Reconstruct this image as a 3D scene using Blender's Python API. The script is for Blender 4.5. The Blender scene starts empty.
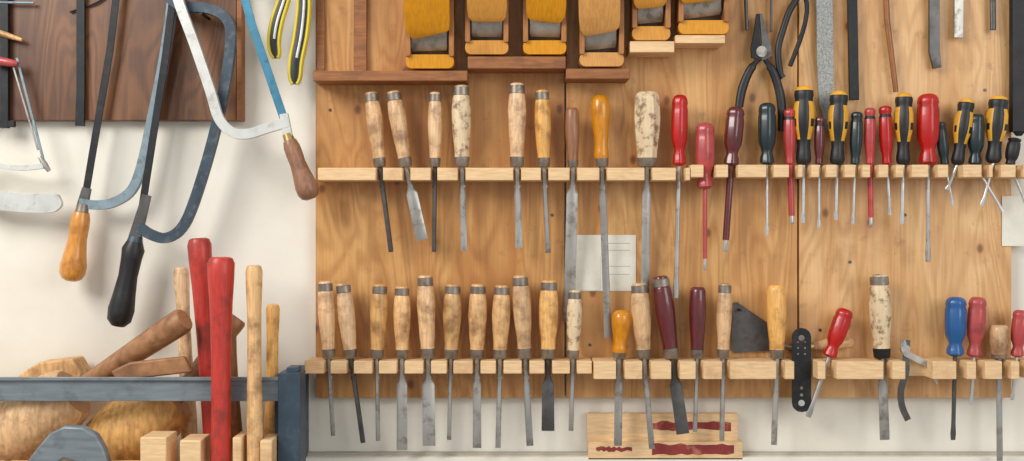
import bpy, math, random
from mathutils import Vector
random.seed(4)
S=0.0018; D=2.0; Z0=1.5
def P(px,py,d=0.056):
    k=(D-d)/D*S
    return Vector(((px-512)*k,-d,Z0-(py-230.5)*k))
def lin(c):
    r=[]
    for v in c:
        v=v/255
        r.append(v/12.92 if v<=0.04045 else ((v+0.055)/1.055)**2.4)
    return (*r,1)
# ---------------------------------------------------------------- materials
def mat(name,rgb,rough=0.5,metal=0.0,var=0.12,scale=(8,8,8),rand=0.0,grime=0.0,grimecol=(60,45,35),bump=0.0,coat=0.0,nscale=5,gscale=30,glo=0.52,ghi=0.66,trans=0.0):
    m=bpy.data.materials.new(name); m.use_nodes=True
    nt=m.node_tree; N=nt.nodes; L=nt.links
    b=N['Principled BSDF']
    b.inputs['Roughness'].default_value=rough; b.inputs['Metallic'].default_value=metal
    b.inputs['Coat Weight'].default_value=coat; b.inputs['Transmission Weight'].default_value=trans
    tc=N.new('ShaderNodeTexCoord'); oi=N.new('ShaderNodeObjectInfo')
    mul=N.new('ShaderNodeMath'); mul.operation='MULTIPLY'; mul.inputs[1].default_value=37.0
    L.new(oi.outputs['Random'],mul.inputs[0])
    add=N.new('ShaderNodeVectorMath'); add.operation='ADD'
    L.new(tc.outputs['Object'],add.inputs[0]); L.new(mul.outputs[0],add.inputs[1])
    mp=N.new('ShaderNodeMapping'); mp.inputs['Scale'].default_value=scale
    L.new(add.outputs[0],mp.inputs['Vector'])
    n=N.new('ShaderNodeTexNoise'); n.inputs['Scale'].default_value=nscale; n.inputs['Detail'].default_value=5
    L.new(mp.outputs[0],n.inputs['Vector'])
    cr=N.new('ShaderNodeValToRGB'); c=lin(rgb)
    cr.color_ramp.elements[0].position=.3; cr.color_ramp.elements[1].position=.7
    cr.color_ramp.elements[0].color=(*[x*(1-var)for x in c[:3]],1)
    cr.color_ramp.elements[1].color=(*[min(1,x*(1+var))for x in c[:3]],1)
    L.new(n.outputs['Fac'],cr.inputs['Fac'])
    out=cr.outputs['Color']
    if grime>0:
        g=N.new('ShaderNodeTexNoise'); g.inputs['Scale'].default_value=gscale; g.inputs['Detail'].default_value=6; g.inputs['Roughness'].default_value=.65
        L.new(add.outputs[0],g.inputs['Vector'])
        r=N.new('ShaderNodeMapRange'); r.inputs[1].default_value=glo; r.inputs[2].default_value=ghi; r.inputs[4].default_value=grime
        L.new(g.outputs['Fac'],r.inputs[0])
        mx=N.new('ShaderNodeMixRGB'); mx.inputs['Color2'].default_value=lin(grimecol)
        L.new(r.outputs[0],mx.inputs['Fac']); L.new(out,mx.inputs['Color1']); out=mx.outputs['Color']
        if metal>0:
            rr=N.new('ShaderNodeMapRange'); rr.inputs[3].default_value=rough; rr.inputs[4].default_value=min(1,rough+.3)
            L.new(r.outputs[0],rr.inputs[0]); L.new(rr.outputs[0],b.inputs['Roughness'])
    if rand>0:
        h=N.new('ShaderNodeHueSaturation')
        r=N.new('ShaderNodeMapRange'); r.inputs[3].default_value=1-rand; r.inputs[4].default_value=1+rand*.5
        L.new(oi.outputs['Random'],r.inputs[0]); L.new(r.outputs[0],h.inputs['Value']); L.new(out,h.inputs['Color']); out=h.outputs['Color']
        m7=N.new('ShaderNodeMath'); m7.operation='MULTIPLY'; m7.inputs[1].default_value=7.31; L.new(oi.outputs['Random'],m7.inputs[0])
        fr=N.new('ShaderNodeMath'); fr.operation='FRACT'; L.new(m7.outputs[0],fr.inputs[0])
        r2=N.new('ShaderNodeMapRange'); r2.inputs[3].default_value=.88; r2.inputs[4].default_value=1.22
        L.new(fr.outputs[0],r2.inputs[0]); L.new(r2.outputs[0],h.inputs['Saturation'])
    L.new(out,b.inputs['Base Color'])
    if bump>0:
        bp=N.new('ShaderNodeBump'); bp.inputs['Strength'].default_value=bump; bp.inputs['Distance'].default_value=.002
        L.new(n.outputs['Fac'],bp.inputs['Height']); L.new(bp.outputs[0],b.inputs['Normal'])
    return m
def panel_mat(name,c1,c2,c3,seed=0,knots=True,gw=.38):
    m=bpy.data.materials.new(name); m.use_nodes=True
    nt=m.node_tree; N=nt.nodes; L=nt.links
    b=N['Principled BSDF']; b.inputs['Roughness'].default_value=.42
    tc=N.new('ShaderNodeTexCoord')
    mp=N.new('ShaderNodeMapping'); mp.inputs['Location'].default_value=(seed*3.1,0,seed*1.7); mp.inputs['Scale'].default_value=(7,1,1.1)
    L.new(tc.outputs['Object'],mp.inputs['Vector'])
    n=N.new('ShaderNodeTexNoise'); n.inputs['Scale'].default_value=1.6; n.inputs['Detail'].default_value=2.5; n.inputs['Distortion'].default_value=.7
    L.new(mp.outputs[0],n.inputs['Vector'])
    mm=N.new('ShaderNodeMath'); mm.operation='MULTIPLY'; mm.inputs[1].default_value=85
    sn=N.new('ShaderNodeMath'); sn.operation='SINE'
    L.new(n.outputs['Fac'],mm.inputs[0]); L.new(mm.outputs[0],sn.inputs[0])
    mr=N.new('ShaderNodeMapRange'); mr.inputs[1].default_value=-.6; mr.inputs[2].default_value=1
    L.new(sn.outputs[0],mr.inputs[0])
    mp2=N.new('ShaderNodeMapping'); mp2.inputs['Scale'].default_value=(160,10,5)
    L.new(tc.outputs['Object'],mp2.inputs['Vector'])
    f=N.new('ShaderNodeTexNoise'); f.inputs['Scale'].default_value=2; f.inputs['Detail'].default_value=4
    L.new(mp2.outputs[0],f.inputs['Vector'])
    big=N.new('ShaderNodeTexNoise'); big.inputs['Scale'].default_value=2.6; big.inputs['Detail'].default_value=4
    L.new(mp.outputs[0],big.inputs['Vector'])
    cr=N.new('ShaderNodeValToRGB'); cr.color_ramp.elements[0].position=.36; cr.color_ramp.elements[1].position=.64
    cr.color_ramp.elements[0].color=lin(c1); cr.color_ramp.elements[1].color=lin(c2)
    L.new(big.outputs['Fac'],cr.inputs['Fac'])
    m1=N.new('ShaderNodeMixRGB'); m1.inputs['Color2'].default_value=lin(c3)
    k=N.new('ShaderNodeMath'); k.operation='MULTIPLY'; k.inputs[1].default_value=gw
    L.new(mr.outputs[0],k.inputs[0]); L.new(k.outputs[0],m1.inputs['Fac']); L.new(cr.outputs[0],m1.inputs['Color1'])
    m2=N.new('ShaderNodeMixRGB'); m2.blend_type='MULTIPLY'; m2.inputs['Fac'].default_value=.30
    L.new(m1.outputs[0],m2.inputs['Color1'])
    fr=N.new('ShaderNodeMapRange'); fr.inputs[1].default_value=.3; fr.inputs[2].default_value=.6; fr.inputs[3].default_value=.55
    L.new(f.outputs['Fac'],fr.inputs[0]); L.new(fr.outputs[0],m2.inputs['Color2'])
    out=m2.outputs[0]
    # handling dirt: broad soft stains and fine scuffs
    for sc_,lo,hi,w_,col in((7,.5,.72,.42,(140,88,46)),(38,.60,.72,.35,(112,74,44))):
        g=N.new('ShaderNodeTexNoise'); g.inputs['Scale'].default_value=sc_; g.inputs['Detail'].default_value=6; g.inputs['Roughness'].default_value=.6
        L.new(tc.outputs['Object'],g.inputs['Vector'])
        r=N.new('ShaderNodeMapRange'); r.inputs[1].default_value=lo; r.inputs[2].default_value=hi; r.inputs[4].default_value=w_
        L.new(g.outputs['Fac'],r.inputs[0])
        mg=N.new('ShaderNodeMixRGB'); mg.inputs['Color2'].default_value=lin(col)
        L.new(r.outputs[0],mg.inputs['Fac']); L.new(out,mg.inputs['Color1']); out=mg.outputs[0]
    if knots:
        sp=N.new('ShaderNodeSeparateXYZ'); cb=N.new('ShaderNodeCombineXYZ'); L.new(tc.outputs['Object'],sp.inputs[0])
        a1=N.new('ShaderNodeMath'); a1.inputs[1].default_value=seed*2.3; L.new(sp.outputs['X'],a1.inputs[0])
        a2=N.new('ShaderNodeMath'); a2.operation='MULTIPLY'; a2.inputs[1].default_value=.7; L.new(sp.outputs['Z'],a2.inputs[0])
        L.new(a1.outputs[0],cb.inputs[0]); L.new(a2.outputs[0],cb.inputs[1])
        v=N.new('ShaderNodeTexVoronoi'); v.voronoi_dimensions='2D'; v.inputs['Scale'].default_value=6.5
        L.new(cb.outputs[0],v.inputs['Vector'])
        for lo,hi,w_,col in((.05,.16,.4,(176,112,60)),(.02,.05,.8,(108,62,32))):
            r=N.new('ShaderNodeMapRange'); r.inputs[1].default_value=lo; r.inputs[2].default_value=hi; r.inputs[3].default_value=w_; r.inputs[4].default_value=0
            L.new(v.outputs['Distance'],r.inputs[0])
            m3=N.new('ShaderNodeMixRGB'); m3.inputs['Color2'].default_value=lin(col)
            L.new(r.outputs[0],m3.inputs['Fac']); L.new(out,m3.inputs['Color1']); out=m3.outputs[0]
    L.new(out,b.inputs['Base Color'])
    bp=N.new('ShaderNodeBump'); bp.inputs['Strength'].default_value=.15; bp.inputs['Distance'].default_value=.001
    L.new(f.outputs['Fac'],bp.inputs['Height']); L.new(bp.outputs[0],b.inputs['Normal'])
    return m
GR=(60,60,7)
M=dict(
 plaster=mat('plaster_white',(233,228,215),.85,var=.04,scale=(1,1,1),nscale=6,bump=.3,grime=.4,grimecol=(208,194,166),gscale=2.5,glo=.48,ghi=.75),
 floor=mat('floor_concrete',(150,145,138),.8,var=.15),
 panelA=panel_mat('pine_panel_a',(190,132,72),(214,162,98),(156,98,48),1),
 panelB=panel_mat('pine_panel_b',(202,146,84),(224,174,110),(168,110,56),2),
 panelC=panel_mat('pine_panel_c',(214,162,102),(230,186,130),(182,126,70),3),
 board=panel_mat('brown_board',(98,60,34),(134,88,52),(64,38,22),5,False,.5),
 batten=mat('batten_wood',(150,96,54),.6,var=.25,scale=(6,60,60),grime=.45,grimecol=(100,62,34),gscale=20),
 rack=mat('rack_wood',(228,192,144),.6,var=.14,scale=(7,60,60),grime=.5,grimecol=(184,134,86),gscale=11),
 pale=mat('handle_beech',(224,180,128),.42,var=.2,scale=GR,rand=.22,grime=.72,grimecol=(122,80,48),bump=.1,coat=.15,gscale=30,glo=.46,ghi=.66),
 white=mat('handle_spotted',(222,198,160),.45,var=.12,scale=GR,grime=.8,grimecol=(104,74,50),gscale=60,glo=.49,ghi=.62),
 orange=mat('handle_varnished',(212,146,74),.3,var=.18,scale=GR,rand=.08,coat=.4,grime=.45,grimecol=(140,84,40)),
 brownw=mat('handle_brown',(146,96,60),.45,var=.25,scale=GR,coat=.2,rand=.1,grime=.45,grimecol=(90,56,36)),
 darkred=mat('handle_dark_red',(96,30,32),.28,var=.2,scale=GR,coat=.5,grime=.4,grimecol=(50,26,24),gscale=50),
 plane=mat('plane_beech',(212,154,86),.38,var=.14,scale=(70,20,8),rand=.08,grime=.4,grimecol=(152,98,50),coat=.25,gscale=9),
 planeside=mat('plane_side',(168,112,60),.45,var=.2,scale=(60,60,8),grime=.45,grimecol=(108,66,34),gscale=18),
 planeshade=mat('plane_throat_shade',(36,26,19),.8),  # near-black colour painted in for the shade of the throat recess
 red=mat('red_plastic',(192,38,35),.34,var=.1,coat=.25,rand=.1,grime=.45,grimecol=(104,26,24),trans=.15),
 redpaint=mat('red_painted_wood',(188,52,40),.48,var=.16,scale=GR,coat=.15,grime=.65,grimecol=(114,44,36),gscale=22),
 stain=mat('red_stain',(136,46,44),.7,var=.2,grime=.6,grimecol=(192,134,106),gscale=45),
 yellow=mat('yellow_plastic',(230,168,46),.42,var=.08,grime=.35,grimecol=(160,116,50),gscale=60),
 lime=mat('yellow_grip',(222,200,56),.4,var=.06),
 black=mat('black_rubber',(26,27,29),.45,var=.1,grime=.3,grimecol=(70,66,60)),
 dkgreen=mat('dark_green_plastic',(18,38,42),.35,var=.1,coat=.3),
 blue=mat('blue_plastic',(26,88,148),.34,var=.08,coat=.3),
 steel=mat('steel_blade',(176,173,167),.36,.6,var=.2,scale=(10,10,3),grime=.6,grimecol=(98,82,66),gscale=40,rand=.14),
 dsteel=mat('steel_dark',(92,91,90),.42,.6,var=.25,grime=.5,grimecol=(74,54,42),gscale=45),
 bright=mat('steel_bright',(208,208,204),.3,.7,var=.1,grime=.35,grimecol=(130,120,108),gscale=50),
 rasp=mat('rasp_steel',(158,160,156),.6,.35,var=.4,scale=(1,1,1),nscale=420,bump=.8),
 hoop=mat('hoop_steel',(142,132,120),.4,.65,var=.25,grime=.55,grimecol=(82,62,48),gscale=60),
 brass=mat('brass_ferrule',(190,160,100),.35,.8,var=.1),
 blackm=mat('blackened_steel',(32,34,37),.5,.4,var=.25,grime=.35,grimecol=(84,70,58),gscale=60),
 bluegrey=mat('blue_grey_paint',(130,148,156),.42,.15,var=.15,grime=.5,grimecol=(78,82,86),gscale=45),
 darkblue=mat('dark_blue_paint',(58,72,84),.45,.2,var=.25,grime=.6,grimecol=(112,116,116),gscale=55),
 whitemetal=mat('nickel_frame',(206,207,202),.38,.25,var=.1,grime=.5,grimecol=(146,138,126),gscale=50),
 teal=mat('blue_saw_blade',(66,126,152),.4,.25,var=.2,grime=.55,grimecol=(34,58,74),gscale=50),
 bar=mat('rack_steel_bar',(122,131,136),.42,.2,var=.2,scale=(3,8,30),grime=.5,grimecol=(82,88,92),gscale=26),
 barend=mat('rack_steel_end',(56,72,86),.45,.2,var=.2,grime=.4,grimecol=(92,103,110)),
 paper=mat('paper_card',(230,226,212),.8,var=.04,grime=.3,grimecol=(202,190,162),gscale=25),
 ink=mat('printed_ink',(176,170,156),.8,var=.1),
 mallet=mat('mallet_beech',(214,170,118),.62,var=.28,scale=(30,30,8),grime=.65,grimecol=(142,96,60),gscale=22,rand=.08,bump=.6),
 mhandle=mat('mallet_handle',(154,108,70),.5,var=.3,scale=(12,30,12),grime=.55,grimecol=(96,62,40),gscale=20,bump=.3),
 endgrain=mat('mallet_end_grain',(182,138,94),.75,var=.25,nscale=60,bump=.3),
)
# ---------------------------------------------------------------- mesh builder
Y=Vector((0,1,0))
def cat(pts,n=6):
    out=[]
    q=[pts[0]]+list(pts)+[pts[-1]]
    for i in range(1,len(q)-2):
        a,b,c,d=[Vector(p) for p in q[i-1:i+3]]
        for k in range(n):
            t=k/n
            out.append(0.5*((2*b)+(c-a)*t+(2*a-5*b+4*c-d)*t*t+(3*b-a-3*c+d)*t**3))
    out.append(Vector(pts[-1])); return out
class MB:
    def __init__(s,name): s.name=name; s.v=[]; s.f=[]; s.mi=[]; s.mats=[]
    def m(s,k):
        mm=M[k]
        if mm not in s.mats: s.mats.append(mm)
        return s.mats.index(mm)
    def sweep(s,pts,ws,hs,mt,shape='round',seg=16,flut=0,cap=True,capm=None):
        n=len(pts)
        if not isinstance(ws,(list,tuple)): ws=[ws]*n
        if hs is None: hs=ws
        if not isinstance(hs,(list,tuple)): hs=[hs]*n
        base=len(s.v); ring=None
        for i in range(n):
            t=(pts[min(i+1,n-1)]-pts[max(i-1,0)]).normalized()
            u=t.cross(Y)
            u=u.normalized() if u.length>1e-4 else Vector((1,0,0))
            v=u.cross(t).normalized()
            if v.y>0: v=-v
            w=ws[i]*S; h=hs[i]*S
            if shape=='round':
                r=[]
                for j in range(seg):
                    a=2*math.pi*j/seg; f=1-(flut if j%4==0 else 0)
                    r.append((math.cos(a)*w*f,math.sin(a)*h*f))
            elif shape=='oct':
                r=[(math.cos(2*math.pi*(j+.5)/8)*w*1.06,math.sin(2*math.pi*(j+.5)/8)*h*1.06) for j in range(8)]
            elif shape=='bev': r=[(-w,-h),(w,-h),(w,0),(.6*w,h),(-.6*w,h),(-w,0)]
            else: r=[(-w,-h),(w,-h),(w,h),(-w,h)]
            for a,b in r: s.v.append(pts[i]+u*a+v*b)
            ring=len(r)
        for i in range(n-1):
            for j in range(ring):
                a=base+i*ring+j; b=base+i*ring+(j+1)%ring
                s.f.append((a,b,b+ring,a+ring))
                s.mi.append(s.m(mt(i,j) if callable(mt) else (mt[i] if isinstance(mt,list) else mt)))
        if cap:
            g=lambda i:s.m(capm or (mt(i,0) if callable(mt) else (mt[i] if isinstance(mt,list) else mt)))
            s.f.append(tuple(range(base,base+ring))); s.mi.append(g(0))
            s.f.append(tuple(range(base+(n-1)*ring,base+n*ring))); s.mi.append(g(n-2))
        return s
    def prof(s,a,b,pr,wd,mt=None,**k):
        pts=[a+(b-a)*p[0] for p in pr]
        return s.sweep(pts,[p[1]*wd for p in pr],None,mt or [p[2] for p in pr],**k)
    def prism(s,ol,d0,d1,mt,dref=None):
        dr=(d0+d1)/2 if dref is None else dref
        base=len(s.v); n=len(ol)
        for d in (d0,d1):
            for p in ol:
                q=P(p[0],p[1],dr); s.v.append(Vector((q.x,-d,q.z)))
        for j in range(n):
            k=(j+1)%n; s.f.append((base+j,base+k,base+n+k,base+n+j)); s.mi.append(s.m(mt))
        s.f.append(tuple(range(base,base+n))); s.mi.append(s.m(mt))
        s.f.append(tuple(range(base+n,base+2*n))); s.mi.append(s.m(mt))
        return s
    def disc(s,x,y,r,d0,d1,mt,n=16):
        return s.prism([(x+r*math.cos(2*math.pi*i/n),y+r*math.sin(2*math.pi*i/n)) for i in range(n)],d0,d1,mt)
    def rect(s,x0,y0,x1,y1,d0,d1,mt,r=0):
        if r<=0: ol=[(x0,y0),(x1,y0),(x1,y1),(x0,y1)]
        else:
            ol=[]
            for cx,cy,a0 in ((x0+r,y0+r,180),(x1-r,y0+r,270),(x1-r,y1-r,0),(x0+r,y1-r,90)):
                for k in range(5):
                    a=math.radians(a0+k*22.5); ol.append((cx+r*math.cos(a),cy+r*math.sin(a)))
        return s.prism(ol,d0,d1,mt)
    def done(s,bevel=0):
        c=sum(s.v,Vector())/len(s.v)
        me=bpy.data.meshes.new(s.name)
        me.from_pydata([tuple(p-c) for p in s.v],[],s.f)
        for m in s.mats: me.materials.append(m)
        me.polygons.foreach_set('material_index',s.mi)
        import bmesh
        bm=bmesh.new(); bm.from_mesh(me); bmesh.ops.recalc_face_normals(bm,faces=bm.faces); bm.to_mesh(me); bm.free()
        me.polygons.foreach_set('use_smooth',[True]*len(me.polygons))
        me.set_sharp_from_angle(angle=math.radians(38))
        me.update()
        o=bpy.data.objects.new(s.name,me); o.location=c
        bpy.context.collection.objects.link(o)
        if bevel>0:
            b=o.modifiers.new('bevel','BEVEL'); b.width=bevel; b.segments=2; b.limit_method='ANGLE'; b.angle_limit=math.radians(40); b.harden_normals=False
        return o
def pp(l,d=.05): return [P(*p) if len(p)==3 else P(p[0],p[1],d) for p in l]

# ---------------------------------------------------------------- room
def wbox(name,x0,x1,y0,y1,z0,z1,mt):
    b=MB(name)
    b.v=[Vector((x,y,z)) for x in(x0,x1) for y in(y0,y1) for z in(z0,z1)]
    b.f=[(0,1,3,2),(4,5,7,6),(0,1,5,4),(2,3,7,6),(0,2,6,4),(1,3,7,5)]; b.mi=[b.m(mt)]*6
    return b.done()
wbox('wall_back',-3,3,0,.12,0,2.8,'plaster')
wbox('floor',-3,3,-4,.12,-.1,0,'floor')
b=MB('trim_1'); b.rect(306,456,1400,520,.001,.03,'plaster'); b.done(.001)
b=MB('trim_2'); b.rect(306,452,1400,455,.001,.012,'ink'); b.done()
PF=.020
for nm,x0,x1,m_ in(('pine_panel',316.5,564.2,'panelA'),('pine_panel',566,796,'panelB'),('pine_panel',797.8,1009,'panelC')):
    b=MB(nm); b.rect(x0,-160,x1,397,.001,PF,m_); b.done(.0008)
b=MB('brown_board'); b.rect(-160,-160,238,121,.001,.022,'board'); b.rect(238.3,-160,243.5,121,.001,.026,'batten'); b.done(.001)
b=MB('plane_ledge')
b.rect(316,73,468,83,PF+.0003,.078,'batten'); b.rect(468.3,59,565,71,PF+.0003,.078,'batten'); b.rect(565.3,71,628,81,PF+.0003,.078,'batten'); b.rect(628.3,44,672,55,PF+.0003,.078,'rack'); b.rect(673,38,722,46,PF+.0003,.078,'rack')
b.done(.001)
b=MB('wooden_batten'); b.rect(354,-160,367,72,PF+.0003,.030,'batten'); b.done(.001)
b=MB('wooden_batten'); b.rect(317,-160,325,72,PF+.0003,.026,'batten'); b.done(.001)
b=MB('panel_screws')
for x,y in((345,345),(480,40),(552,215),(645,221),(700,40),(905,215),(850,262),(590,345),(985,90),(820,330),(330,110)):
    b.disc(x,y,1.6,PF+.0002,PF+.0012,'dsteel',10)
b.done()
b=MB('paper_card')
b.rect(575,235,636,291,PF+.0003,PF+.0012,'paper'); b.rect(573,256,600,290,PF+.0014,PF+.002,'paper')
for yy in(243,250,266,274): b.rect(606,yy,630,yy+.6,PF+.0013,PF+.0015,'ink')
b.done()
b=MB('paper_card'); b.rect(1002,196,1030,246,.0215,.0225,'paper'); b.done()

# ---------------------------------------------------------------- racks
AX=.056
def rack(name,x0,x1,yt,yb,slots,df=.080,mt='rack'):
    kk=(D-AX)/D*S; X=lambda px:(px-512)*kk
    zt=P(0,yt,AX).z; zb=P(0,yb,AX).z
    slots=sorted(slots); mer=[]
    for a,w in slots:
        l,r=a-w/2,a+w/2
        if r<x0+2 or l>x1-2: continue
        if mer and l<mer[-1][1]+2.5: mer[-1][1]=max(r,mer[-1][1])
        else: mer.append([l,r])
    ol=[(X(x0),-(PF+.0003)),(X(x0),-df)]
    for l,r in mer:
        ol+=[(X(l),-df),(X(l),-.046),(X(l)+.0015,-.0435),(X(r)-.0015,-.0435),(X(r),-.046),(X(r),-df)]
    ol+=[(X(x1),-df),(X(x1),-(PF+.0003))]
    b=MB(name); n=len(ol)
    b.v=[Vector((x,y,zt)) for x,y in ol]+[Vector((x,y,zb)) for x,y in ol]
    b.f=[(i,(i+1)%n,n+(i+1)%n,n+i) for i in range(n)]+[tuple(range(n)),tuple(range(n,2*n))]
    b.mi=[b.m(mt)]*len(b.f)
    return b.done(.0012)
US=[];LS=[]
def slot(x,y,w): (US if y<250 else LS).append((x,w))

def chisel(top,bot,tip,hw=17,bw=6,hm='pale',hoop=True,bm='steel',name='wood_chisel',tipd=None,style='bench',ferr='hoop',oct_=False):
    A=P(*top,AX); B=P(*bot,AX); td=AX if tipd is None else tipd
    b=MB(name); h=hw/2; j=random.uniform
    if hoop:
        m1=j(.30,.42); k1=j(.93,1.0); w1=j(.74,.86)
        pr=[(0,.50,hm),(.012,.70,hm),(.03,.74,'hoop'),(.035,.84,'hoop'),(.125,.86,'hoop'),(.13,.80,hm),(.15,.86,hm),(.24,.95,hm),(m1,1.0,hm),(.5,k1,hm),(.62,k1*.93,hm),(.74,w1,hm),(.83,.74,hm),(.875,.74,hm),(.88,.80,ferr),(.985,.74,ferr),(1,.66,ferr)]
    elif style=='bulb':
        pr=[(0,.40,hm),(.02,.66,hm),(.07,.88,hm),(.16,1,hm),(.28,.98,hm),(.42,.86,hm),(.58,.72,hm),(.7,.66,hm),(.78,.72,hm),(.84,.78,hm),(.88,.70,ferr),(.98,.66,ferr),(1,.6,ferr)]
    else:
        pr=[(0,.62,hm),(.02,.80,hm),(.06,.9,hm),(.2,.97,hm),(.36,1,hm),(.52,.95,hm),(.68,.84,hm),(.8,.76,hm),(.875,.74,hm),(.88,.78,ferr),(.985,.73,ferr),(1,.66,ferr)]
    b.prof(A,B,pr,h,**(dict(shape='oct') if oct_ else dict(seg=20)))
    T=P(*tip,td); L=tip[1]-bot[1]
    nk=min(bw/2,2.6); t1=min(.45,19/L); t2=min(.6,27/L)
    th=1.1 if bw>5 else 1.6
    ts=[0,t1,t2,.5*(t2+.93),.92,1]
    ws=[nk,nk,bw/2,bw/2,bw/2*(1.04),bw/2*(1.04)]
    hs=[min(nk,1.6),min(nk,1.6),th,th,th,.18]
    pts=[B+(T-B)*t for t in ts]; pts[-1]=pts[-1]+Vector((0,.001,0))
    b.sweep(pts,ws,hs,bm,shape='bev')
    b.sweep([B+(T-B)*(t1*1.0-.01),B+(T-B)*(t1+.02)],[nk*1.25]*2,[1.7]*2,bm,seg=12)
    b.done()
    slot(bot[0]+(tip[0]-bot[0])*8/L,bot[1],max(6,nk*2+2.5))
def driver(top,bot,tip,hw=14,hm='red',sm='bright',ins=None,style='std',sw=3.6,name='screwdriver'):
    A=P(*top,AX); B=P(*bot,AX); T=P(*tip,AX); b=MB(name); h=hw/2
    if style=='yb':
        pr=[(0,.45),(.02,.7),(.06,.88),(.11,.93),(.16,.86),(.20,.86),(.28,1),(.42,1.02),(.52,.95),(.60,.80),(.68,.66),(.76,.60),(.84,.68),(.92,.74),(.97,.66),(1,.4)]
        def f(i,j):
            if i<2: return 'yellow'
            if i<5: return 'black'
            if i<10: return 'yellow' if (j%8) in(1,2,3,4) and not (i==7 and j%8 in(2,3)) else 'black'
            return 'black'
        pr=[(p[0],p[1],'x') for p in pr]
        b.prof(A,B,pr,h,mt=f,seg=24,flut=.06)
    elif style=='slim':
        pr=[(0,.5,hm),(.02,.8,hm),(.05,.95,hm),(.10,.92,hm),(.14,.8,'black'),(.2,.95,hm),(.4,1,hm),(.6,.98,hm),(.75,.85,hm),(.85,.65,hm),(.9,.7,hm),(.97,.7,hm),(1,.4,hm)]
        b.prof(A,B,pr,h,seg=24,flut=.1)
    else:
        pr=[(0,.45,hm),(.02,.72,hm),(.06,.9,hm),(.12,.98,hm),(.16,.9,hm),(.22,1,hm),(.5,1,hm),(.64,.93,hm),(.74,.68,hm),(.80,.60,hm),(.88,.78,hm),(.96,.82,hm),(1,.5,hm)]
        b.prof(A,B,pr,h,seg=24,flut=.1)
    s=sw/2
    if ins:
        Q=B+(T-B)*.86
        b.sweep([B,Q],[s*1.35]*2,None,ins,seg=12); B2=Q
    else: B2=B
    b.sweep([B2,B2+(T-B2)*.8,B2+(T-B2)*.92,T],[s*.9,s*.9,s*1.25,s*1.0],[s*.9,s*.9,s*.45,s*.2],sm,seg=12)
    b.done()
    L=tip[1]-bot[1]
    slot(bot[0]+(tip[0]-bot[0])*8/L,bot[1],sw*1.35+3)

UB=167
chisel((371,92),(380,UB),(391,252),16,4.5,bm='dsteel')
chisel((393,91),(406,UB),(422,240),17,11)
chisel((435,92),(435,UB),(434,252),14,4,bm='dsteel')
chisel((461,85),(462,UB),(464,251),19,6,hm='white')
chisel((517,83),(517,UB),(519,248),18,6.5)
chisel((542,90),(544,UB),(548,253),16,5)
chisel((572,108),(573,UB),(569,322),14,11,hoop=False,hm='brownw',tipd=.034,name='paring_chisel')
chisel((600,95),(602,UB),(608,338),19,7,hm='orange',hoop=False,style='bulb',tipd=.036,name='paring_chisel')
chisel((647,92),(647,UB),(645,293),25,8,hm='white',hoop=False,oct_=True,name='firmer_chisel',tipd=.036)
driver((680,95),(679,UB-1),(676,298),16,'red',sw=5,sm='steel')
driver((705,123),(705,UB+22),(705,270),19,'red',sw=3.2,ins='red'); US.append((705,17))
driver((736,107),(731,UB-1),(725,252),18,'darkred',sw=5,ins='darkred')
driver((767,103),(767,UB-2),(767,236),17,'dkgreen',sw=3.2)
driver((789.5,109),(790,UB-2),(792,224),12,'red',sw=4.5,ins='red',style='slim')
driver((804,86),(803.5,UB-2),(803,223),20,style='yb',sw=4)
driver((820,117),(819,UB-2),(819,228),10,'darkred',sw=3,style='slim')
driver((839,91),(837,UB-2),(836,220),19,style='yb',sw=3.6)
driver((857,112),(855,UB-2),(853,224),12,'dkgreen',sw=3,style='slim')
driver((870,108),(870,UB-2),(871,226),11,'red',sw=4,ins='red',style='slim')
driver((885,106),(887,UB-2),(890,215),13,'red',sw=3.4,style='slim')
driver((904,93),(903,UB-2),(902,224),18,style='yb',sw=4)
driver((928,94),(928,UB-2),(928,262),21,'red',sw=4.6,sm='steel')
driver((940,122),(945,UB-2),(953,206),11,'dkgreen',sw=3,style='slim')
driver((967,99),(957,UB-2),(947,190),17,style='yb',sw=3.6)
driver((977,114),(975,UB-2),(1003,212),15,'dkgreen',sw=3.2)
driver((999,96),(993,UB-4),(982,206),20,style='yb',sw=3.6)
driver((1015,138),(1010,UB-2),(1026,204),13,'black',sw=3,style='slim')
LB=358
chisel((325,281),(329,LB),(333,436),17,4)
chisel((343,283),(351,LB),(363,443),17,4.5,bm='dsteel')
chisel((380,284),(377,LB),(378,441),17,4)
chisel((402,286),(402,LB),(402,450),17,10)
chisel((425,275),(428,LB),(429,446),18,12)
chisel((453,284),(451,LB),(449,440),18,4)
chisel((478,284),(477,LB),(477,448),18,8)
chisel((502,285),(500,LB),(498,448),18,5)
chisel((520,275),(525,LB),(530,446),18,6.5)
chisel((549,280),(548,LB),(548,431),19,12,bm='dsteel')
chisel((575,290),(573,LB),(571,431),15,4.5,hm='white')
chisel((622,310),(619,LB),(618,446),19,7.5,hm='orange',hoop=False,style='bulb')
chisel((639,283),(644,LB),(652,449),19,5.5,bm='steel')
chisel((660,276),(672,LB),(683,434),20,12,hm='darkred',bm='dsteel')
chisel((698,287),(697,LB),(695,432),17,4,hm='darkred',hoop=False)
chisel((725,283),(723,LB),(722,441),15,4.5)
chisel((776,285),(777,LB),(774,445),19,5.5,hm='pale',hoop=False)
driver((846,309),(829,LB-1),(808,417),17,'red',sw=5,sm='steel',name='scraper')
chisel((879,274),(882,LB),(885,440),21,9,hm='white',ferr='blackm',name='firmer_chisel')
driver((956,297),(955,LB-2),(953,440),20,'blue',sw=4.5,sm='dsteel')
driver((978,297),(974,LB-1),(971,405),17,'red',sw=3.4)
chisel((999,325),(999,LB),(1000,461),19,5.5,hoop=False,name='wood_chisel')
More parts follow.
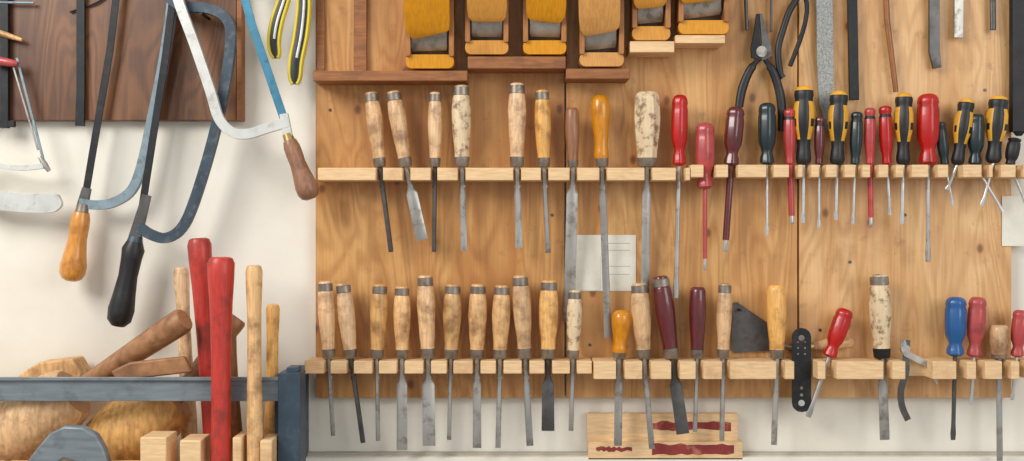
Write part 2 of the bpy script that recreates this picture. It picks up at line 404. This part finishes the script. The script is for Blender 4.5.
driver((1021,310),(1017,LB-1),(1012,400),15,'red',sw=3.4)

b=MB('angle_gauge')
b.rect(792,328,811,412,AX-.0015,AX+.0015,'blackm',9)
b.disc(801.5,403,3.2,AX+.0016,AX+.0024,'bright'); b.disc(801.5,338,3,AX+.0016,AX+.0024,'hoop')
for y in(388,395): b.disc(801.5,y,1.6,AX+.0016,AX+.002,'hoop')
for y in range(342,356,6):
    for x in(798,805): b.disc(x,y,.9,AX+.0016,AX+.002,'hoop',8)
b.done(); LS.append((801.5,22))
b=MB('outside_caliper')
b.sweep(pp(cat([(903,340),(905,352),(915,358),(928,366),(937,384)],5),AX+.001),[2,2.5,3,3,3,3,3,3,3,3,3,3,3,2.8,2.6,2.4,2,2,1.5,1,.8],.8,'steel',shape='rect')
b.sweep(pp(cat([(907,340),(906,356),(906,372),(901,390),(902,406),(908,420)],4),AX-.001),3,.8,'dsteel',shape='rect')
b.disc(905,349,4.5,AX-.004,AX+.004,'steel'); b.done(); LS.append((913,26))
b=MB('pointing_trowel')
b.prism([(733,303),(737,302),(775,328),(783,342),(778,350),(735,353),(731,349)],.0235,.025,'dsteel')
b.sweep(pp([(776,343,.026),(795,349,.030),(810,347,.032)]),1.8,1.8,'steel',seg=10)
b.prof(P(808,347,.032),P(853,342,.032),[(0,.6,'brass'),(.12,.6,'brass'),(.13,.7,'pale'),(.4,1,'pale'),(.75,.95,'pale'),(.95,.8,'pale'),(1,.45,'pale')],6)
b.disc(740,310,1.5,.0251,.04,'blackm',8)
b.done()

rack('upper_chisel_rack',320,688,168.5,181,[s for s in US if s[0]<687])
rack('upper_screwdriver_rack',688.6,1040,165.5,178,[s for s in US if s[0]>688])
rack('lower_chisel_rack',307,591,359.5,372,[s for s in LS if s[0]<591])
rack('lower_tool_rack',592.5,1040,359.5,377,[(s[0],s[1]+1) for s in LS if s[0]>592],df=.086)

# ---------------------------------------------------------------- planes
def plane(cx,base,w,tilt=0):
    b=MB('wooden_hand_plane'); h=w/2; top=-75
    def R(x0,y0,x1,y1,d0,d1,m_,r=0): b.rect(x0,y0,x1,y1,d0,d1,m_,r)
    R(cx-h,top,cx+h,base,.0215,.040,'planeside',4)
    R(cx-h,base-14,cx+h,base,.0402,.076,'plane',6)
    R(cx-h,top,cx-h+5,base-12,.0402,.082,'planeside',1.5); R(cx+h-5,top,cx+h,base-12,.0402,.082,'planeside',1.5)
    R(cx-h+5,base-54,cx+h-5,base-12,.0402,.045,'planeshade')  # dark slab between the cheeks, shade of the recess put into its colour
    b.sweep([P(cx,base-14,.052),P(cx+tilt*.3,base-32,.072),P(cx+tilt,base-60,.098),P(cx+tilt,top,.13)],[h-5.5,h-5.5,h-6,h-7],1.2,'dsteel',shape='rect')
    b.sweep([P(cx+tilt*.2,base-19,.062),P(cx+tilt*.3,base-24,.068),P(cx+tilt*.5,base-44,.088)],[h-7.5,h-6.5,h-7],[.4,1.6,1.4],'steel',shape='rect')
    zz=[(base-34,.086,.62,.5),(base-36,.088,.82,1.5),(base-40,.092,.95,2.5),(base-49,.099,1,3.5),(base-66,.112,1,5),(top,.150,.95,7)]
    b.sweep([P(cx+tilt*(.4+i/8),z[0],z[1]) for i,z in enumerate(zz)],[(h-2.5)*z[2] for z in zz],[z[3] for z in zz],'plane',shape='rect')
    return b.done(.0018)
plane(430.5,70,48,-4); plane(487,56,43); plane(544.5,56,43,2); plane(601,68,44,-2); plane(650,42,38); plane(702,36,50)

# ---------------------------------------------------------------- pliers
def pliers(name,pv,jaw,hl,hr,hm='black',d=.04,jw=8,hw=4.5,jm='blackm'):
    b=MB(name)
    pvx,pvy=pv
    j=Vector((jaw[0]-pvx,jaw[1]-pvy)); L=j.length; j/=L; n=Vector((-j.y,j.x))
    for s_ in(-1,1):
        q=[Vector(pv)-j*jw*.9, Vector(pv)-j*jw*.5+n*s_*jw, Vector(pv)+j*jw*.5+n*s_*jw, Vector(pv)+j*L*.5+n*s_*jw*.62, Vector(pv)+j*L+n*s_*jw*.28, Vector(pv)+j*L+n*s_*.3, Vector(pv)+j*jw+n*s_*.8, Vector(pv)+n*s_*.3]
        b.prism([tuple(v) for v in q],d-.004,d+.004,jm if s_<0 else 'dsteel')
    b.disc(pvx,pvy,jw*.55,d-.006,d+.0065,'steel')
    for h in(hl,hr):
        c=cat(h,6); m=len(c)
        b.sweep(pp(c,d),[2.6 if i<4 else hw*(1-.25*abs(i/m-.6)) for i in range(m)],[2 if i<4 else 3.2 for i in range(m)],[jm if i<4 else hm for i in range(m)],seg=12)
    return b.done()
pliers('long_nose_pliers',(761,52),(759,14),[(759,58),(749,72),(742,90),(739,107)],[(764,58),(774,74),(781,100),(782,131)],jw=10)
b=MB('tin_snips')
b.sweep(pp(cat([(800,-60),(800,-12),(789,12),(783,30),(778,50),(780,72),(783,78)],6),.036),[3.3]*37,2.6,'black',seg=12)
b.sweep(pp(cat([(783,-60),(796,-20),(806,0),(806,18),(800,40),(790,66)],6),.046),[2.3]*31,2,'blackm',seg=12)
b.disc(797,-17,5,.033,.05,'steel'); b.done()
def bar(name,pts,w,mt,d=.034,h=2,shape='rect'):
    b=MB(name); b.sweep(pp(pts,d),w,h,mt,shape=shape); return b.done(.0004)
bar('half_round_rasp',[(823,-60),(824,0),(825,60),(826,100),(827,112),(827.5,132)],[8,8,8,7.5,5,2],'rasp',.032,[1.6,1.6,1.6,1.5,1.2,1])
bar('flat_file',[(851,-60),(854,100)],4.6,'blackm',.032)
bar('round_file',[(884,-60),(887,20),(896,92)],[3,3,2.6],'brownw',.032,2.2,'round')
bar('flat_file',[(934,-60),(934,52),(937,68)],[5,5,4],'dsteel',.032)
bar('flat_file',[(959,-60),(958,38)],4.4,'steel',.032)
bar('round_file',[(992,-60),(993,30)],3,'dsteel',.032,2.2,'round')
bar('round_file',[(744,-40),(747,30)],1.8,'dsteel',.032,1.8,'round')
bar('round_file',[(771,-40),(771,32)],1.3,'dsteel',.03,1.3,'round')
b=MB('long_file'); b.sweep(pp([(1019,-60),(1019,132)],.034),8,4,'blackm',shape='rect'); b.sweep(pp([(1019,132),(1019,136)],.034),[5,2],[3,2],'blackm',shape='rect'); b.done(.0005)

# ---------------------------------------------------------------- saws on left
def lathe_handle(b,a,c,w,mt,d,ferr='hoop'):
    b.prof(P(*a,d),P(*c,d),[(0,.42,ferr),(.10,.5,ferr),(.105,.58,mt),(.2,.72,mt),(.3,.74,mt),(.45,.70,mt),(.62,.82,mt),(.8,1,mt),(.9,.97,mt),(.97,.75,mt),(1,.4,mt)],w/2,seg=20)
b=MB('hacksaw'); d=.040
b.sweep(pp(cat([(118,-45),(130,-62),(155,-62),(172,-45),(173,-5),(164,60),(152,120),(142,165),(132,190),(115,202),(97,205),(80,203)],5),d),4.6,3,'bluegrey',shape='rect')
b.sweep(pp([(121,-45),(110,50),(85,198)],d),3.6,.6,'blackm',shape='rect')
b.sweep(pp([(87,188),(82,208)],d),[4,5],[2.5,3],'dsteel',shape='rect')
lathe_handle(b,(83,204),(71,281),25,'orange',d+.003); b.done(.0005)
b=MB('hacksaw'); d=.062
b.sweep(pp(cat([(165,-8),(180,6),(205,8),(224,16),(231,34),(226,80),(213,140),(195,200),(182,228),(166,238),(150,234),(138,226)],5),d),5.0,3.2,'darkblue',shape='rect')
b.sweep(pp([(174,-10),(165,60),(141,215)],d),3.6,.6,'blackm',shape='rect')
b.sweep(pp([(147,195),(134,242)],d),[4,6],[2.5,3],'dsteel',shape='rect')
b.prof(P(136,236,d),P(118,326,d),[(0,.5,'darkblue'),(.06,.6,'black'),(.15,.86,'black'),(.25,.78,'black'),(.45,.72,'black'),(.65,.85,'black'),(.82,1,'black'),(.94,.9,'black'),(1,.5,'black')],12.5,seg=18)
b.done(.0005)
b=MB('hacksaw'); d=.084
b.sweep(pp(cat([(243,-20),(238,-45),(215,-58),(190,-50),(176,-25),(178,-2),(195,45),(211,92),(219,118),(232,132),(248,134),(268,128),(289,122)],5),d),4.8,3,'whitemetal',shape='rect')
b.sweep(pp([(238,-25),(252,25),(285,122)],d),4.0,.7,'teal',shape='rect')
b.sweep(pp([(284,114),(289,142)],d),[4,4.5],[2.5,3],'whitemetal',shape='rect')
lathe_handle(b,(287,134),(311,199),22,'brownw',d,'brass'); b.done(.0005)
for x,y,d0,d1 in((150,-56,.0225,.055),(205,16,.0225,.075),(212,-50,.0225,.095)):
    b=MB('nail'); b.disc(x,y,1.6,d0,d1,'blackm',8); b.done()
b=MB('saw_frame'); b.sweep(pp([(5,-60),(5,128)],.03),4,2.4,'blackm',shape='rect'); b.rect(-6,121,15,127,.026,.034,'blackm'); b.sweep(pp([(-14,-60),(-14,128)],.03),1.5,1,'blackm',shape='rect'); b.done(.0005)
b=MB('keyhole_saw_blade'); b.sweep(pp([(81,-60),(81,90),(80,126)],.03),[4,4,4.5],1.6,'blackm',shape='rect'); b.rect(76,88,79,112,.026,.030,'dsteel'); b.done(.0004)
b=MB('coping_saw')
b.sweep(pp(cat([(44,166),(22,168),(0,166),(-22,160),(-34,180),(-20,197),(5,201),(30,203),(50,203),(61,199)],5),.045),[2.6]*16+[3,4,5,6,7,8,9]+[9.5]*19+[8.5,7.5,6,3.5],2.4,'whitemetal',shape='rect')
b.sweep(pp([(17,58),(45,166)],.045),1.2,.8,'bluegrey',shape='rect')
b.sweep(pp([(12,62),(38,150)],.047),.9,.7,'steel',shape='rect')
b.prof(P(-8,60,.05),P(18,64,.05),[(0,.7,'red'),(.3,1,'red'),(.8,.8,'red'),(1,.5,'red')],4.5)
b.prof(P(40,157,.045),P(49,171,.045),[(0,.7,'steel'),(.5,1,'steel'),(1,.7,'steel')],3); b.done(.0004)
b=MB('wooden_dowel'); b.prof(P(-30,24,.035),P(22,40,.035),[(0,.8,'pale'),(.7,.9,'pale'),(1,.5,'pale')],3.5); b.done()
b=MB('metal_rod'); b.sweep(pp([(-20,2),(34,3)],.032),1.4,1.4,'bluegrey',seg=10); b.done()
b=MB('wire_hook'); b.sweep(pp(cat([(118,-40),(108,-10),(98,2),(70,12)],5),.026),1.0,1.0,'blackm',seg=8); b.done()
b=MB('cable_cutter')
for c,dd,wd in(([(292,-25),(284,0),(277,22),(274,42),(276,58)],.048,7.0),([(303,-25),(304,5),(301,35),(296,62),(295,84)],.048,8.0)):
    cc=cat(c,6); n=len(cc); pr=[.8+.2*math.sin(i/n*3.1) if i<n-3 else (.8,.62,.35)[i-(n-3)] for i in range(n)]
    b.sweep(pp(cc,dd),[wd*q for q in pr],4.2,'black',seg=14)
    for sg in(-1,1):
        b.sweep(pp([(p[0]+sg*wd*.76*pr[i],p[1]) for i,p in enumerate(cc)],dd+.002),[2.0]*n,3.6,'lime',seg=10)
    b.sweep(pp([cc[i] for i in range(5,n-7)],dd+.0075),1.3,.9,'whitemetal',seg=8)
b.prism([(284,-50),(312,-50),(314,-20),(284,-20)],.044,.052,'bright'); b.done()

# ---------------------------------------------------------------- bottom-left hammer rack
d1=.21
b=MB('steel_tool_rack')
b.rect(-140,377,285,401,d1-.006,d1,'bar'); b.rect(-140,377,285,380.5,d1,d1+.006,'bar')
b.rect(281,371,303,520,.17,d1+.008,'barend',2); b.rect(288,366,300,372,.18,d1,'barend',2)
b.rect(285,371,300,520,.001,.169,'barend')
b.done(.001)
b=MB('slotted_wood_base')
for i,(x0,x1) in enumerate([(146,172),(185,206),(237,246),(264,276)]): b.rect(x0,434+i%2*3,x1,466,.192,.25,'rack')
for x0,x1 in((-120,-60),(-55,0),(5,40),(100,140)): b.rect(x0,463,x1,478,.205,.25,'rack')
b.rect(146,466.5,276,478,.192,.225,'rack')
b.rect(-120,479,274,495,.004,.255,'rack'); b.done(.002)
def hhandle(name,a,c,w0,w1,mt,d):
    b=MB(name); A=P(*a,d); C=P(*c,d)
    b.sweep([A,A+(C-A)*.006,A+(C-A)*.03,A+(C-A)*.10,A+(C-A)*.22,A+(C-A)*.45,A+(C-A)*.75,C],[w0*.30,w0*.42,w0*.5,w0*.48,w0*.42,(w0*.5+w1*.5)*.42,w1*.5,w1*.5],None,mt,seg=18)
    q=C-Vector((0,0,.004))
    b.sweep([q+Vector((0,.022,-.008)),q+Vector((0,.018,-.008)),q+Vector((0,-.006,-.008)),q+Vector((0,-.010,-.008))],[4,6,6,5],[4,5,5,4],'dsteel',shape='oct')
    b.done()
hhandle('claw_hammer',(221,257),(221,471),24,17,'redpaint',.236)
hhandle('ball_peen_hammer',(199,238),(214,466),22,16,'redpaint',.145)
hhandle('claw_hammer',(254,265),(255,471),15,14,'pale',.236)
hhandle('ball_peen_hammer',(273,304),(271,466),13,14,'pale',.12)
hhandle('ball_peen_hammer',(181,267),(191,466),15,16,'pale',.05)
hhandle('ball_peen_hammer',(228,322),(238,466),15,13,'brownw',.07)
def mallet(a,m_,c,hr,w,d,d2,pr,name='carving_mallet'):
    b=MB(name); A=P(*a,d); Mm=P(*m_,d); C=P(*c,d2)
    b.prof(A,Mm,pr,hr,seg=26,capm='endgrain')
    B=Mm+(A-Mm)*.05
    b.prof(B,C,[(0,.72,'mhandle'),(.25,.76,'mhandle'),(.6,.9,'mhandle'),(.92,1,'mhandle'),(.97,1,'mhandle'),(1,.86,'mhandle')],w/2,seg=14,capm='endgrain'); b.done(.001)
m1=[(0,.86,'mallet'),(.03,.95,'mallet'),(.3,1,'mallet'),(.6,.97,'mallet'),(.85,.86,'mallet'),(.97,.76,'mallet'),(1,.68,'mallet')]
m2=[(0,.80,'mallet'),(.03,.88,'mallet'),(.3,1,'mallet'),(.55,.97,'mallet'),(.8,.80,'mallet'),(.96,.62,'mallet'),(1,.52,'mallet')]
mallet((-2,442),(74,392),(185,319),34,24,.14,.185,m1)
mallet((104,452),(178,398),(238,318),35,20,.115,.075,m2)
b=MB('joiners_mallet'); b.prism([(24,374),(44,361),(78,357),(87,372),(80,392),(30,396)],.02,.072,'mallet'); b.sweep([P(50,392,.048),P(34,455,.048)],7,5,'mhandle'); b.done(.003)
b=MB('wooden_wedge'); b.prism([(112,371),(130,362),(185,356),(193,372),(150,377),(118,381)],.19,.2035,'mhandle'); b.done(.003)
b=MB('hatchet')
b.prism([(40,446),(52,432),(66,425),(84,426),(98,434),(106,448),(112,468),(98,477),(84,462),(66,458),(50,468),(36,477),(28,462)],.222,.242,'bar')
b.sweep([P(82,430,.232),P(80,478,.232)],6,5,'pale',shape='oct'); b.done(.004)

# ---------------------------------------------------------------- stained board
b=MB('stained_wood_board')
b.rect(587,413,737,440,.006,.018,'rack'); b.rect(588,440.5,741,458,.006,.03,'rack')
random.seed(2)
def stain(x0,x1,y0,y1,d):
    n=14; t=[(x0+(x1-x0)*i/n,y0+random.uniform(-1,1)*1.3) for i in range(n+1)]; u=[(x1-(x1-x0)*i/n,y1+random.uniform(-1,1)*1.3) for i in range(n+1)]
    b.prism(t+u,d,d+.0004,'stain')
stain(650,731,422,430,.0182); stain(652,734,444,454,.0302); stain(596,632,447,451,.0302)
b.done()

# ---------------------------------------------------------------- light / camera
w=bpy.data.worlds.new('World'); bpy.context.scene.world=w; w.use_nodes=True
w.node_tree.nodes['Background'].inputs[0].default_value=(.96,.975,1,1); w.node_tree.nodes['Background'].inputs[1].default_value=.54
def area(n,loc,tgt,size,e,c):
    l=bpy.data.lights.new(n,'AREA'); l.size=size; l.energy=e; l.color=c
    o=bpy.data.objects.new(n,l); o.location=loc; o.rotation_euler=(Vector(tgt)-Vector(loc)).to_track_quat('-Z','Y').to_euler(); bpy.context.collection.objects.link(o)
area('window_light',(-1.9,-2.0,3.1),(0,0,1.4),1.3,74,(1,.975,.94))
area('area_light_right',(2.2,-2.8,2.4),(0.2,0,1.45),1.8,38,(1,.975,.94))  # second, weaker area lamp from the front right
cam=bpy.data.cameras.new('Camera'); co=bpy.data.objects.new('Camera',cam); co.location=(0,-D,Z0); co.rotation_euler=(math.pi/2,0,0)
cam.sensor_width=36; cam.lens=36*D/(1024*S); bpy.context.collection.objects.link(co); bpy.context.scene.camera=co
sc=bpy.context.scene
sc.view_settings.view_transform='Standard'; sc.view_settings.look='None'; sc.view_settings.exposure=0
